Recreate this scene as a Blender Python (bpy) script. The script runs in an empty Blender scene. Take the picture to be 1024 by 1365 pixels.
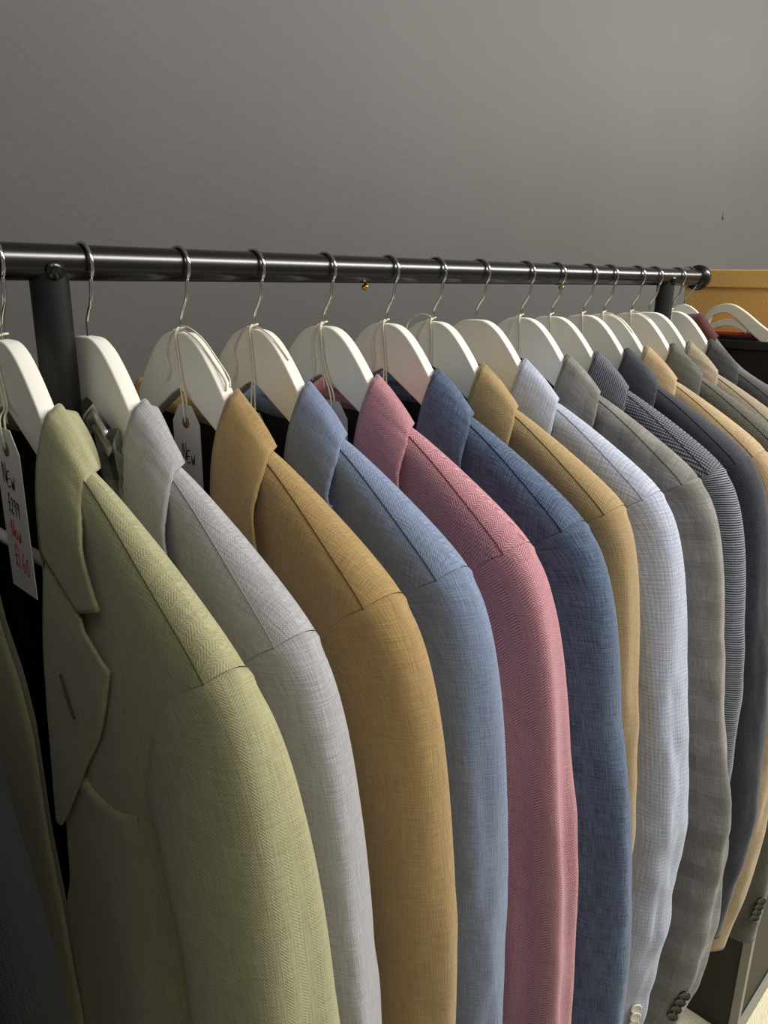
import bpy, bmesh, math, random
from mathutils import Vector, Matrix, noise
random.seed(7)
PI = math.pi
sc = bpy.context.scene
COL = sc.collection

# ------------------------------------------------------------------ camera, world, lights, exposure
RZ = 1.66                    # height of the rail axis above the floor
RY = 0.638                   # rail axis distance in front of the camera
YAW, PIT, ROLL, F = 0.7785987, 0.2929881, 0.0128069, 1030.0
CZ = RZ - 0.00934
fw = Vector((math.cos(YAW)*math.cos(PIT), math.sin(YAW)*math.cos(PIT), -math.sin(PIT)))
r_ = Vector((math.sin(YAW), -math.cos(YAW), 0)); u_ = r_.cross(fw)
r2 = r_*math.cos(ROLL)+u_*math.sin(ROLL); u2 = -r_*math.sin(ROLL)+u_*math.cos(ROLL)
cd = bpy.data.cameras.new('camera'); cam = bpy.data.objects.new('camera', cd); COL.objects.link(cam)
cd.sensor_fit = 'VERTICAL'; cd.sensor_height = 36.0; cd.lens = F*36/1365; cd.clip_start = 0.02
M = Matrix((r2, u2, -fw)).transposed().to_4x4(); M.translation = Vector((0, 0, CZ)); cam.matrix_world = M
sc.camera = cam
w = bpy.data.worlds.new('world'); sc.world = w; w.use_nodes = True
w.node_tree.nodes['Background'].inputs[0].default_value = (1.0, 0.97, 0.92, 1)
w.node_tree.nodes['Background'].inputs[1].default_value = 0.14
def area(name, loc, target, sx, sy, power, color):
    l = bpy.data.lights.new(name, 'AREA'); l.shape = 'RECTANGLE'; l.size = sx; l.size_y = sy; l.energy = power; l.color = color
    o = bpy.data.objects.new(name, l); COL.objects.link(o); o.location = loc
    o.rotation_euler = (Vector(target)-Vector(loc)).to_track_quat('-Z', 'Y').to_euler()
    return o
area('ceiling_strip_light', (3.15, -0.95, 2.95), (3.15, 0.55, 1.3), 4.8, 0.42, 180, (1.0, 0.965, 0.905))
area('front_fill_light', (-0.3, -0.8, 2.9), (0.6, 0.6, 1.25), 0.8, 0.8, 6.5, (1.0, 0.95, 0.88))  # added fill to lift the blazer fronts and hanger faces, not a real panel
sc.view_settings.view_transform = 'Standard'; sc.view_settings.look = 'None'
sc.view_settings.gamma = 1.0; sc.view_settings.exposure = 0.0; sc.view_settings.use_curve_mapping = False

# ------------------------------------------------------------------ helpers
def srgb(h):
    if isinstance(h, str): h = [int(h[i:i+2], 16)/255 for i in (0, 2, 4)]
    return tuple((c/12.92 if c <= .04045 else ((c+.055)/1.055)**2.4) for c in h)+(1.0,)
def tag(o, label=None, cat=None, group=None, kind=None):
    if label: o['label'] = label
    if cat: o['category'] = cat
    if group: o['group'] = group
    if kind: o['kind'] = kind
    return o
def empty(name, loc, rz=0, rx=0, ry=0):
    o = bpy.data.objects.new(name, None); COL.objects.link(o); o.empty_display_size = .05
    o.location = loc; o.rotation_euler = (rx, ry, rz); return o
def mesh(name, verts, faces, mat, parent=None, uvs=None, smooth=True, mats=None, fm=None):
    me = bpy.data.meshes.new(name); me.from_pydata([tuple(v) for v in verts], [], faces)
    if uvs is not None:
        ul = me.uv_layers.new(name='UVMap')
        for p in me.polygons:
            for li, vi in zip(p.loop_indices, p.vertices): ul.data[li].uv = uvs[vi]
    for p in me.polygons: p.use_smooth = smooth
    me.materials.append(mat)
    if mats:
        for m_ in mats: me.materials.append(m_)
        for p, k in zip(me.polygons, fm): p.material_index = k
    me.update()
    o = bpy.data.objects.new(name, me); COL.objects.link(o)
    if parent: o.parent = parent
    return o
def bmobj(name, bm, mat, parent=None, smooth=False, loc=None):
    me = bpy.data.meshes.new(name); bm.to_mesh(me); bm.free(); me.materials.append(mat)
    for p in me.polygons: p.use_smooth = smooth
    o = bpy.data.objects.new(name, me); COL.objects.link(o)
    if parent: o.parent = parent
    if loc: o.location = loc
    return o
def box(bm, x0, x1, y0, y1, z0, z1, bev=0.0, seg=2):
    r = bmesh.ops.create_cube(bm, size=1.0)
    for v in r['verts']:
        v.co = Vector(((x0+x1)/2+v.co.x*(x1-x0), (y0+y1)/2+v.co.y*(y1-y0), (z0+z1)/2+v.co.z*(z1-z0)))
    if bev:
        es = {e for v in r['verts'] for e in v.link_edges}
        bmesh.ops.bevel(bm, geom=list(es), offset=bev, segments=seg, affect='EDGES', profile=.5)
def boxobj(name, dims, mat, parent=None, bev=0.0, loc=None):
    bm = bmesh.new(); box(bm, *dims, bev); return bmobj(name, bm, mat, parent, loc=loc)
def frames(pts):
    T = []
    for i in range(len(pts)):
        a = pts[max(i-1, 0)]; b = pts[min(i+1, len(pts)-1)]; T.append((b-a).normalized())
    ref = Vector((0, 0, 1)) if abs(T[0].z) < .9 else Vector((1, 0, 0))
    N = [(ref-T[0]*ref.dot(T[0])).normalized()]
    for i in range(1, len(pts)):
        n = N[-1]-T[i]*N[-1].dot(T[i]); N.append(n.normalized())
    return T, N
def tubegeo(V, Fc, pts, rad, seg=8):
    pts = [Vector(p) for p in pts]; T, N = frames(pts); b0 = len(V)
    for i, p in enumerate(pts):
        B = T[i].cross(N[i]); r = rad[i] if isinstance(rad, (list, tuple)) else rad
        for k in range(seg):
            a = 2*PI*k/seg; V.append(p+(N[i]*math.cos(a)+B*math.sin(a))*r)
    for i in range(len(pts)-1):
        for k in range(seg):
            k2 = (k+1) % seg
            Fc.append((b0+i*seg+k, b0+i*seg+k2, b0+(i+1)*seg+k2, b0+(i+1)*seg+k))
    Fc.append(tuple(b0+k for k in range(seg))[::-1]); e = b0+(len(pts)-1)*seg
    Fc.append(tuple(e+k for k in range(seg)))
def tube(name, pts, rad, mat, parent=None, seg=8):
    V, Fc = [], []; tubegeo(V, Fc, pts, rad, seg); return mesh(name, V, Fc, mat, parent)
def tubes(name, plist, rad, mat, parent=None, seg=8):
    V, Fc = [], []
    for p in plist: tubegeo(V, Fc, p, rad, seg)
    return mesh(name, V, Fc, mat, parent)
def lathe(name, prof, mat, parent=None, seg=32, axis='Z', loc=(0, 0, 0)):
    V, Fc = [], []
    for r, z in prof:
        for k in range(seg):
            a = 2*PI*k/seg; x, y = r*math.cos(a), r*math.sin(a)
            p = {'Z': (x, y, z), 'X': (z, x, y), 'Y': (x, z, y)}[axis]
            V.append(Vector(p)+Vector(loc))
    n = len(prof)
    for i in range(n-1):
        for k in range(seg):
            k2 = (k+1) % seg; Fc.append((i*seg+k, i*seg+k2, (i+1)*seg+k2, (i+1)*seg+k))
    Fc.append(tuple(range(seg))[::-1]); Fc.append(tuple((n-1)*seg+k for k in range(seg)))
    return mesh(name, V, Fc, mat, parent)
def interp(x, pts):
    if x <= pts[0][0]: return pts[0][1]
    for (a, b), (c, d) in zip(pts, pts[1:]):
        if x <= c: return b+(d-b)*(x-a)/(c-a)
    return pts[-1][1]
def sinterp(x, pts):     # Catmull-Rom on sorted x
    n = len(pts)
    if x <= pts[0][0]: return pts[0][1]
    if x >= pts[-1][0]: return pts[-1][1]
    for i in range(n-1):
        if x <= pts[i+1][0]: break
    x0, y0 = pts[i]; x1, y1 = pts[i+1]; h = x1-x0; t = (x-x0)/h
    def sl(k):
        if k <= 0: return (pts[1][1]-pts[0][1])/(pts[1][0]-pts[0][0])
        if k >= n-1: return (pts[-1][1]-pts[-2][1])/(pts[-1][0]-pts[-2][0])
        return (pts[k+1][1]-pts[k-1][1])/(pts[k+1][0]-pts[k-1][0])
    m0, m1 = sl(i)*h, sl(i+1)*h
    return (2*t**3-3*t*t+1)*y0+(t**3-2*t*t+t)*m0+(-2*t**3+3*t*t)*y1+(t**3-t*t)*m1
def lerp(a, b, t): return a+(b-a)*t
def sstep(a, b, x):
    t = max(0, min(1, (x-a)/(b-a))); return t*t*(3-2*t)
def crv(pts, n=8):       # smooth polyline through 3D points
    P = [Vector(p) for p in pts]; out = []
    for i in range(len(P)-1):
        p0 = P[max(i-1, 0)]; p1 = P[i]; p2 = P[i+1]; p3 = P[min(i+2, len(P)-1)]
        for k in range(n):
            t = k/n
            out.append(.5*((2*p1)+(p2-p0)*t+(2*p0-5*p1+4*p2-p3)*t*t+(-p0+3*p1-3*p2+p3)*t**3))
    out.append(P[-1]); return out

# ------------------------------------------------------------------ materials
class NT:
    def __init__(s, name):
        s.m = bpy.data.materials.new(name); s.m.use_nodes = True; s.t = s.m.node_tree; s.n = s.t.nodes
        s.b = s.n['Principled BSDF']
    def node(s, typ, **kw):
        n = s.n.new(typ)
        for k, v in kw.items(): setattr(n, k, v)
        return n
    def link(s, a, b): s.t.links.new(a, b)
    def val(s, sock, v):
        if hasattr(v, 'is_output') or isinstance(v, bpy.types.NodeSocket): s.link(v, sock)
        else: sock.default_value = v
    def math(s, op, a, b=None, c=None, clamp=False):
        n = s.node('ShaderNodeMath', operation=op); n.use_clamp = clamp
        s.val(n.inputs[0], a)
        if b is not None: s.val(n.inputs[1], b)
        if c is not None: s.val(n.inputs[2], c)
        return n.outputs[0]
    def mix(s, f, a, b):
        n = s.node('ShaderNodeMix', data_type='RGBA'); s.val(n.inputs[0], f); s.val(n.inputs[6], a); s.val(n.inputs[7], b)
        return n.outputs[2]
    def comb(s, x, y, z=0.0):
        n = s.node('ShaderNodeCombineXYZ'); s.val(n.inputs[0], x); s.val(n.inputs[1], y); s.val(n.inputs[2], z); return n.outputs[0]
    def noise(s, vec, scale, detail=2.0, rough=.5):
        n = s.node('ShaderNodeTexNoise'); s.link(vec, n.inputs['Vector']); n.inputs['Scale'].default_value = scale
        n.inputs['Detail'].default_value = detail; n.inputs['Roughness'].default_value = rough; return n.outputs['Fac']
    def ramp(s, x, a, b):
        n = s.node('ShaderNodeMapRange'); s.val(n.inputs[0], x); n.inputs[1].default_value = a; n.inputs[2].default_value = b; return n.outputs[0]
    def bump(s, h, dist, strength=1.0):
        n = s.node('ShaderNodeBump'); n.inputs['Strength'].default_value = strength; n.inputs['Distance'].default_value = dist
        s.link(h, n.inputs['Height']); s.link(n.outputs[0], s.b.inputs['Normal'])
def plain(name, col, rough=.5, metal=0.0, spec=.5, nz=0.0, nscale=40, bump=0.0, bscale=300, coat=0):
    t = NT(name); t.b.inputs['Roughness'].default_value = rough; t.b.inputs['Metallic'].default_value = metal
    t.b.inputs['Specular IOR Level'].default_value = spec; t.b.inputs['Coat Weight'].default_value = coat
    tc = t.node('ShaderNodeTexCoord').outputs['Object']
    c = srgb(col)
    n = t.noise(tc, nscale, 4)
    lo = tuple(x*(1-nz) for x in c[:3])+(1,); hi = tuple(min(1, x*(1+nz)) for x in c[:3])+(1,)
    t.link(t.mix(t.ramp(n, .3, .7), lo, hi), t.b.inputs['Base Color'])
    if bump:
        t.bump(t.noise(tc, bscale, 3), bump)
    return t.m
def fabric(name, ca, cb, kind='herring', strength=.6, slub=.35, pitch=.0024, width=.008, bump=.0004, cc=None, rough=.85, mott=0.0, sheen=.25):
    """ca light thread, cb dark thread; UVs are metres across and along the cloth."""
    t = NT(name); b = t.b
    b.inputs['Roughness'].default_value = rough; b.inputs['Specular IOR Level'].default_value = .25
    b.inputs['Sheen Weight'].default_value = sheen; b.inputs['Sheen Roughness'].default_value = .5
    uv = t.node('ShaderNodeUVMap'); uv.uv_map = 'UVMap'
    sp = t.node('ShaderNodeSeparateXYZ'); t.link(uv.outputs[0], sp.inputs[0]); U, V = sp.outputs[0], sp.outputs[1]
    A, B = srgb(ca), srgb(cb)
    wob = t.noise(uv.outputs[0], 22, 2)
    V2 = t.math('MULTIPLY_ADD', wob, .004, V); U2 = t.math('MULTIPLY_ADD', wob, .004, U)
    if kind == 'herring':
        fr = t.math('PINGPONG', U2, width)
        ph = t.math('MULTIPLY', t.math('ADD', V2, fr), 2*PI/pitch)
        wv = t.math('MULTIPLY_ADD', t.math('SINE', ph), .5, .5)
    elif kind == 'twill':
        ph = t.math('MULTIPLY', t.math('ADD', V2, U2), 2*PI/pitch)
        wv = t.math('MULTIPLY_ADD', t.math('SINE', ph), .5, .5)
    elif kind == 'birdseye':
        a1 = t.math('SINE', t.math('MULTIPLY', U2, 2*PI/pitch)); a2 = t.math('SINE', t.math('MULTIPLY', V2, 2*PI/pitch))
        wv = t.math('MULTIPLY_ADD', t.math('ADD', t.math('MULTIPLY', a1, .38), t.math('MULTIPLY', a2, .62)), .8, .42, clamp=True)
    elif kind == 'rib':
        a2 = t.math('SINE', t.math('MULTIPLY', V2, 2*PI/pitch))
        wv = t.math('MULTIPLY_ADD', a2, .8, .45, clamp=True)
    else:
        a1 = t.math('SINE', t.math('MULTIPLY', U2, 2*PI/pitch)); a2 = t.math('SINE', t.math('MULTIPLY', V2, 2*PI/pitch))
        wv = t.math('MULTIPLY_ADD', t.math('MULTIPLY', a1, a2), .5, .5)
    n1 = t.noise(t.comb(t.math('MULTIPLY', U, 900), t.math('MULTIPLY', V, 45)), 1.0, 2)
    n2 = t.noise(t.comb(t.math('MULTIPLY', U, 45), t.math('MULTIPLY', V, 900)), 1.0, 2)
    sl = t.math('ADD', t.math('MULTIPLY', n1, .5), t.math('MULTIPLY', n2, .5))
    sl = t.ramp(sl, .36, .64)
    f = t.math('ADD', t.math('MULTIPLY', wv, strength), t.math('MULTIPLY', sl, slub))
    f = t.math('ADD', f, (1-strength-slub)*.5, clamp=True)
    col = t.mix(f, B, A)
    if mott:
        mo = t.ramp(t.noise(uv.outputs[0], 16, 4), .38, .66)
        col = t.mix(t.math('MULTIPLY', mo, mott), col, srgb(cc or cb))
    if kind == 'glen':
        c1 = t.math('GREATER_THAN', t.math('SINE', t.math('MULTIPLY', U2, 2*PI/.045)), .1)
        c2 = t.math('GREATER_THAN', t.math('SINE', t.math('MULTIPLY', V2, 2*PI/.05)), .1)
        g = t.math('MULTIPLY', t.math('ADD', c1, c2), .22)
        col = t.mix(g, col, srgb(cc or cb))
    if kind == 'fineline':
        c1 = t.math('POWER', t.math('MULTIPLY_ADD', t.math('SINE', t.math('MULTIPLY', U2, 2*PI/.0045)), .5, .5), 4)
        c2 = t.math('POWER', t.math('MULTIPLY_ADD', t.math('SINE', t.math('MULTIPLY', V2, 2*PI/.005)), .5, .5), 5)
        g = t.math('MULTIPLY', t.math('ADD', c1, c2), .3, clamp=True)
        col = t.mix(g, col, srgb(cc or cb))
    t.link(col, b.inputs['Base Color'])
    t.bump(t.math('ADD', t.math('MULTIPLY', wv, .6), sl), bump, .8)
    return t.m

M_wall = NT('dark_grey_wall_paint')
M_wall.b.inputs['Roughness'].default_value = .55; M_wall.b.inputs['Specular IOR Level'].default_value = .35
_tc = M_wall.node('ShaderNodeTexCoord').outputs['Object']
M_wall.link(M_wall.mix(M_wall.ramp(M_wall.noise(_tc, 2.2, 3), .3, .7), srgb('4b4a48'), srgb('504f4d')), M_wall.b.inputs['Base Color'])
M_wall.bump(M_wall.noise(_tc, 95, 3, .55), .0008, .4)
M_wall = M_wall.m
M_floor = plain('cream_carpet', 'e9e2c4', .95, spec=.1, nz=.08, nscale=60, bump=.004, bscale=260)
M_pipe = plain('black_satin_paint', '0d0c0b', .27, spec=.7, nz=.1)
M_post = plain('black_powder_coat', '131312', .5, spec=.3, nz=.1, bump=.0001, bscale=900)
M_white = plain('white_painted_wood', 'e6e4da', .42, spec=.45, nz=.03, nscale=30, bump=.0002, bscale=60)
M_chrome = plain('polished_steel_wire', 'd8d6d0', .12, metal=1.0, nz=.02)
M_brass = plain('brass', 'c9a040', .18, metal=1.0, nz=.04)
M_string = plain('cotton_string', 'd8d2bd', .9, spec=.1, nz=.15, nscale=900)
M_paper = plain('tag_card', 'bdb9b6', .85, spec=.15, nz=.03, bump=.0001, bscale=500)
M_paperw = plain('white_tag_card', 'dcd9d6', .85, spec=.15, nz=.02, bump=.0001, bscale=500)
M_eyelet = plain('brown_card_eyelet', '6b5443', .8, nz=.1)
M_ink = plain('black_marker_ink', '14141c', .6)
M_red = plain('red_marker_ink', 'b01830', .6)
M_box = plain('mustard_board', 'dfb46a', .8, spec=.2, nz=.1, nscale=260, bump=.0004, bscale=400)
M_cab = plain('black_brown_laminate', '29241f', .55, spec=.35, nz=.06, nscale=20)
M_trim = plain('grey_edge_strip', '8b8a80', .5, nz=.05)
M_satin = plain('silver_satin', '9a9a98', .25, metal=.55, nz=.35, nscale=120)
M_btnw = plain('pearl_button', 'd9d6c4', .25, spec=.6, nz=.08)
M_btnk = plain('black_button', '0e0d0c', .12, spec=.7)
M_btnb = plain('dark_horn_button', '2a2014', .2, spec=.6, nz=.2)

# ------------------------------------------------------------------ room
WY = RY+0.42
def quad(name, pts, mat): return mesh(name, pts, [(0, 1, 2, 3)], mat, smooth=False)
wl = boxobj('wall_back', (-1.6, 6.5, 0, .1, 0, 3.2), M_wall, loc=(0, WY, 0)); tag(wl, kind='structure')
fl = boxobj('floor', (-1.6, 6.5, -1.6, WY, -.05, 0), M_floor); tag(fl, kind='structure')


# ------------------------------------------------------------------ rack
rack = empty('clothes_rack', (0.266, RY, 0))
tag(rack, 'black metal garment rack carrying the whole row of blazers in front of the grey wall', 'clothes rack')
R = .0141
def W(o, x, y, z): return (x-0.266, y-RY, z)
rx0, rx1 = -0.62, 1.462
lathe('rail', [(R*.9, rx0-.266), (R, rx0-.2655), (R, rx0-.25)]+[(R, rx0-.25+(rx1-rx0-.03)*k/40) for k in range(1, 41)]+[(R, rx1-.266)], M_pipe, rack, 40, 'X', (0, 0, RZ))
for jx in (.995,):
    lathe('joint_ring', [(R, jx-.002-.266), (R+.0007, jx-.0012-.266), (R+.0007, jx+.0012-.266), (R, jx+.002-.266)], M_pipe, rack, 40, 'X', (0, 0, RZ))
lathe('end_cap', [(.012, 1.452-.266), (.0212, 1.455-.266), (.0225, 1.460-.266), (.0222, 1.468-.266), (.018, 1.474-.266), (.009, 1.477-.266), (.0, 1.4775-.266)], M_pipe, rack, 40, 'X', (0, 0, RZ))
lathe('end_screw', [(.007, 1.4765-.266), (.0065, 1.480-.266), (.003, 1.4825-.266), (.002, 1.486-.266), (.0028, 1.488-.266), (.0, 1.4895-.266)], M_chrome, rack, 20, 'X', (0, 0, RZ))
for sx in (.610, 1.001):
    lathe('screw', [(.0012, -.0125), (.0012, -.0155), (.0036, -.0160), (.0044, -.0178), (.0036, -.0200), (.0015, -.0212), (.0, -.0214)], M_brass, rack, 20, 'Z', (sx-.266, -.003, RZ))
for px_ in (0.266, 1.336):
    V, Fc = [], []
    pr = .0150 if px_ < 1 else .0180
    # post with a scalloped head that cups the rail
    seg = 40
    for j in range(14):
        for k in range(seg):
            a = 2*PI*k/seg; x, y = pr*math.cos(a), min(pr, .0139)*math.sin(a)
            ztop = RZ-math.sqrt(max(0, R*R-min(abs(y), R)**2))*.6+.001 if abs(y) < R else RZ+.001
            zz = lerp(.05, ztop, (j/13)**.35)
            V.append((px_-.266+x, y, zz))
    for j in range(13):
        for k in range(seg):
            k2 = (k+1) % seg; Fc.append((j*seg+k, j*seg+k2, (j+1)*seg+k2, (j+1)*seg+k))
    p = mesh('post', V, Fc, M_post, rack)
    tubes('foot', [[(px_-.266, -.27, .03), (px_-.266, .27, .03)]], .015, M_post, rack, 20)
    for fy in (-.24, .24):
        lathe('caster', [(0, 0), (.012, 0), (.016, .004), (.016, .012), (.006, .0155)], M_post, rack, 20, 'Z', (px_-.266, fy, 0.0))
    lathe('weld_bead', [(.0, .0135), (.004, .0138), (.0072, .0146), (.0072, .0152), (.0, .0158)], M_pipe, rack, 20, 'Y', (px_-.266, 0, RZ-.006)).scale = (1, -1, 1)
tube('base_bar', [(0, 0, .06), (1.325-.266, 0, .06)], .012, M_post, rack, 20)

# ------------------------------------------------------------------ hangers
TOP = [(0, -.058), (.012, -.0583), (.022, -.061), (.034, -.068), (.046, -.079), (.060, -.095), (.078, -.118), (.10, -.140), (.13, -.162), (.165, -.181), (.195, -.197), (.213, -.208)]
BOT = [(0, -.1085), (.012, -.1135), (.03, -.1245), (.056, -.1400), (.085, -.160), (.115, -.180), (.15, -.200), (.18, -.215), (.205, -.225)]
def hanger_outline():
    top = []; n = 44
    for i in range(n+1):
        a = .213*(i/n)**1.25; top.append((a, sinterp(a, TOP)))
    tip = [(.217, -.213), (.2165, -.220), (.212, -.2255), (.205, -.2265)]
    bot = []
    for i in range(n+1):
        a = .2*(1-i/n); bot.append((a, interp(a, BOT)))
    right = top+tip+bot          # from crown to notch
    left = [(-a, z) for a, z in right[::-1][1:-1]]
    return right+left
OUT = hanger_outline()
def flat_solid(bm, outline, t, bev):
    """prism in the (y,z) plane, thickness along x, softened edges"""
    vs = [bm.verts.new((-t/2, -a, z)) for a, z in outline]
    f = bm.faces.new(vs); r = bmesh.ops.extrude_face_region(bm, geom=[f])
    for g in r['geom']:
        if isinstance(g, bmesh.types.BMVert): g.co.x += t
    bmesh.ops.recalc_face_normals(bm, faces=bm.faces)
    if bev:
        es = [e for e in bm.edges if len(e.link_faces) == 2 and e.calc_face_angle() > 1.2 and abs(e.verts[0].co.x-e.verts[1].co.x) < 1e-6]
        bmesh.ops.bevel(bm, geom=es, offset=bev, segments=3, affect='EDGES', profile=.5)
def hook_pts():
    L = R+.0026
    P = [(0, -.066), (0, -.050), (.0005, -.045), (.004, -.038), (.0105, -.029)]
    c = (0.0, -.0012)
    for d in range(-38, 205, 9):
        a = math.radians(d); rr_ = L+.0012*max(0, math.cos(a))
        P.append((c[0]+rr_*math.cos(a), c[1]+rr_*math.sin(a)))
    return [Vector((0, -a, z)) for a, z in P]
def make_hanger(loc, rz):
    h = empty('wooden_hanger', loc, rz)
    bm = bmesh.new(); flat_solid(bm, OUT, .0138, .0016)
    ob = bmobj('hanger_arms', bm, M_white, h)
    for p in ob.data.polygons: p.use_smooth = abs(p.normal.x) < .9
    tube('hook', crv(hook_pts(), 3), .00165, M_chrome, h, 12)
    tube('trouser_bar', [(0, .203, -.215), (0, .201, -.230), (0, .192, -.233), (0, -.192, -.233), (0, -.201, -.230), (0, -.203, -.215)], .0052, M_white, h, 14)
    return h
XS = [.226, .294, .382, .463, .553, .647, .728, .812, .911, .986, 1.073, 1.134, 1.223, 1.284, 1.37]

# ------------------------------------------------------------------ blazers
# ridge: shoulder silhouette (a sideways towards the room, z below the rail); sleeve: outer edge of the sleeve
RIDGE = [(0, -.128), (.05, -.130), (.09, -.137), (.125, -.149), (.16, -.166), (.20, -.188), (.24, -.212), (.262, -.228), (.29, -.256)]
AOUT = [(0, .268), (.02, .262), (.05, .248), (.09, .230), (.14, .214), (.22, .203), (.32, .198), (1, .205)]
ROLLR = [(.13, .080), (.15, .079), (.18, .070), (.22, .064), (.28, .050), (.36, .034), (.44, .028), (.50, .030), (.56, .026), (.62, .0), (.72, -.006), (.90, .04)]
HEM = -.86
def half_t(a):                       # half thickness of shoulder, front to back
    return lerp(.013, .026, sstep(.06, .24, abs(a)))
class Shape: pass
def make_blazer(i, X, mat, lin, label, P):
    """P: da shoulder width shift, dz drop, sl sleeve outer edge profile, rz rotation, fine: detail level"""
    rz = P.get('rz', 0); dz = P.get('dz', 0); wid = P.get('w', 1.0); thk = P.get('t', 1.0)
    root = empty('blazer', (X, RY, RZ-.06), rz)
    tag(root, label, 'blazer', 'blazers on white hangers')
    O = .06
    seed = Vector((i*3.7, i*1.3, 0))
    nu, nv = 34, 70
    def ridge(a):
        a = abs(a)/wid
        return sinterp(a, RIDGE)+dz
    def aout(wv): return interp(wv, AOUT)*wid
    def arch(zd, a, k=None):
        k = k or lerp(.016, .034, sstep(.06, .24, abs(a)))
        q = min(zd/k, 1.0); return math.sqrt(max(0, 1-(1-q)**2))
    def frontc(a, zd):
        c = half_t(a)*arch(zd, a)+.006*sstep(.03, .2, zd)-.004*sstep(.16, .24, abs(a))*sstep(.05, .2, zd)
        return c*thk
    def wr(a, z, s=1.0, amp=.0022):
        return amp*s*(noise.noise(Vector((a*14, z*5, 0))+seed)+.5*noise.noise(Vector((a*30, z*11, 3))+seed))
    def P3(a, c, z): return Vector((-c, -a, z+O))
    # ---- roll line as function of depth z
    rolldy = P.get('roll', 0)
    def rollA(z, side):
        d = -z
        a = interp(d, ROLLR)
        if side < 0 and P.get('droop'):      # far front swings inward
            a = interp(d, [(.13, .08), (.2, .078), (.26, .068), (.32, .05), (.36, .03), (.41, .012), (.5, .004), (.6, -.008), (.7, -.018), (.8, -.02), (.9, -.01)])
        return a+rolldy*sstep(.2, .5, d)
    def gridfaces(nr, nc, flip=False):
        fs = []
        for r in range(nr-1):
            for c in range(nc-1):
                q = (r*nc+c, r*nc+c+1, (r+1)*nc+c+1, (r+1)*nc+c)
                fs.append(q[::-1] if flip else q)
        return fs
    rows = [((k/(nv-1))**1.7) for k in range(nv)]
    # ---- front panels
    def front_pt(u, wv, side):
        az = lerp(-.135, HEM, wv)
        ain = rollA(az, side)
        ao = aout(wv)
        a = lerp(ain, ao, u)
        zr_ = ridge(a); z = lerp(zr_, HEM+.02*(1-u)**2, wv); zd = zr_-z
        e = 1.0
        if wv > .22: e = math.sqrt(max(0.02, 1-(max(0, u-.55)/.45)**3*.98*sstep(.22, .34, wv)))
        c = frontc(a, zd)*e + wr(a, z, sstep(0.01, .1, zd))
        c -= .003*(1-u)**6
        return a, c, z, zd
    body = None
    Vs, Fs, Us = [], [], []
    for side in (1, -1):
        b0 = len(Vs)
        acc = [0.0]*nu; prev = [None]*nu
        for r, wv in enumerate(rows):
            for q in range(nu):
                a, c, z, zd = front_pt(q/(nu-1), wv, side)
                pz = Vector((c, z))
                if prev[q] is not None: acc[q] += (pz-prev[q]).length
                prev[q] = pz
                Vs.append(P3(side*a, c, z)); Us.append((a*side+i*.31, ridge(.1+.55*(a-.1))-acc[q]))
        Fs += [tuple(b0+x for x in f) for f in gridfaces(nv, nu, side > 0)]
    # ---- back panel
    nb = 60; b0 = len(Vs)
    for r, wv in enumerate(rows):
        for q in range(nb):
            s = q/(nb-1)*2-1; ao = aout(wv); a = s*ao
            zr_ = ridge(a); z = lerp(zr_, HEM, wv); zd = zr_-z
            e = 1.0
            if wv > .22: e = math.sqrt(max(0.02, 1-(max(0, abs(s)-.6)/.4)**3*.98*sstep(.22, .34, wv)))
            neck = .030*sstep(.105, .05, abs(a))
            c = -(half_t(a)*arch(zd, a)*e*thk+neck*(1-.5*sstep(.02, .25, zd)))+wr(a+5, z, sstep(0.01, .1, zd))*.6
            Vs.append(P3(a, c, z)); Us.append((a+i*.31+.5, z))
    Fs += [tuple(b0+x for x in f) for f in gridfaces(nv, nb, False)]
    bo = mesh('body', Vs, Fs, mat, root, Us)
    # ---- lining: inside of the back and fronts
    Vs, Fs, Us = [], [], []
    nl = 40
    for r, wv in enumerate(rows):
        for q in range(nl):
            s = q/(nl-1)*2-1; ao = aout(wv)*.97; a = s*ao
            zr_ = ridge(a); z = lerp(zr_-.004, HEM+.02, wv); zd = max(0, ridge(a)-z)
            neck = .030*sstep(.105, .05, abs(a))
            if abs(a) < .09: z += .016*sstep(.09, .04, abs(a))*(1-wv)**6
            e = 1-.9*abs(s)**6
            c = -(half_t(a)*arch(zd, a)*e*thk*.8+neck*(1-.5*sstep(.02, .25, zd)))+.0035+wr(a+5, z)*.5
            Vs.append(P3(a, c, z)); Us.append((a, z))
    Fs = gridfaces(nv, nl, True)
    mesh('lining', Vs, Fs, lin, root, Us)
    # ---- collar leaf, one continuous strip round the neck
    cn = P.get('collar', 0)
    KZ = -.235+cn
    # stations: fold (a,c,z) -> outer (a,c,z)
    cw = P.get('cw', 0)
    st = [((0, -.040, -.121), (0, -.046, -.160)),
          ((.026, -.038, -.120), (.034, -.043, -.160)),
          ((.048, -.030, -.115), (.068, -.035, -.159)),
          ((.061, -.016, -.110), (.089, -.022, -.156)),
          ((.0755, -.006, -.103), (.1215, -.010, -.1465)),
          ((.079, .004, -.110), (.132, .003, -.150)),
          ((.078, .011, -.124), (.137, .013, -.163)),
          ((.075, .016, -.142), (.139+cw*.3, .0215, -.178)),
          ((.071, .0185, -.165), (.1395+cw*.5, .0270, -.193)),
          ((.068, .019, -.188), (.143+cw*.8, .0290, (KZ-.193)/2)),
          ((.067, .0195, -.214), (.148+cw, .0295, KZ+.006)),
          ]
    st = [((A[0], A[1]*(thk if A[1] > 0 else 1), A[2]), (B[0], B[1]*(thk if B[1] > 0 else 1), B[2])) for A, B in st]
    ns, nc = 60, 16
    Vs, Us = [], []
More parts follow.
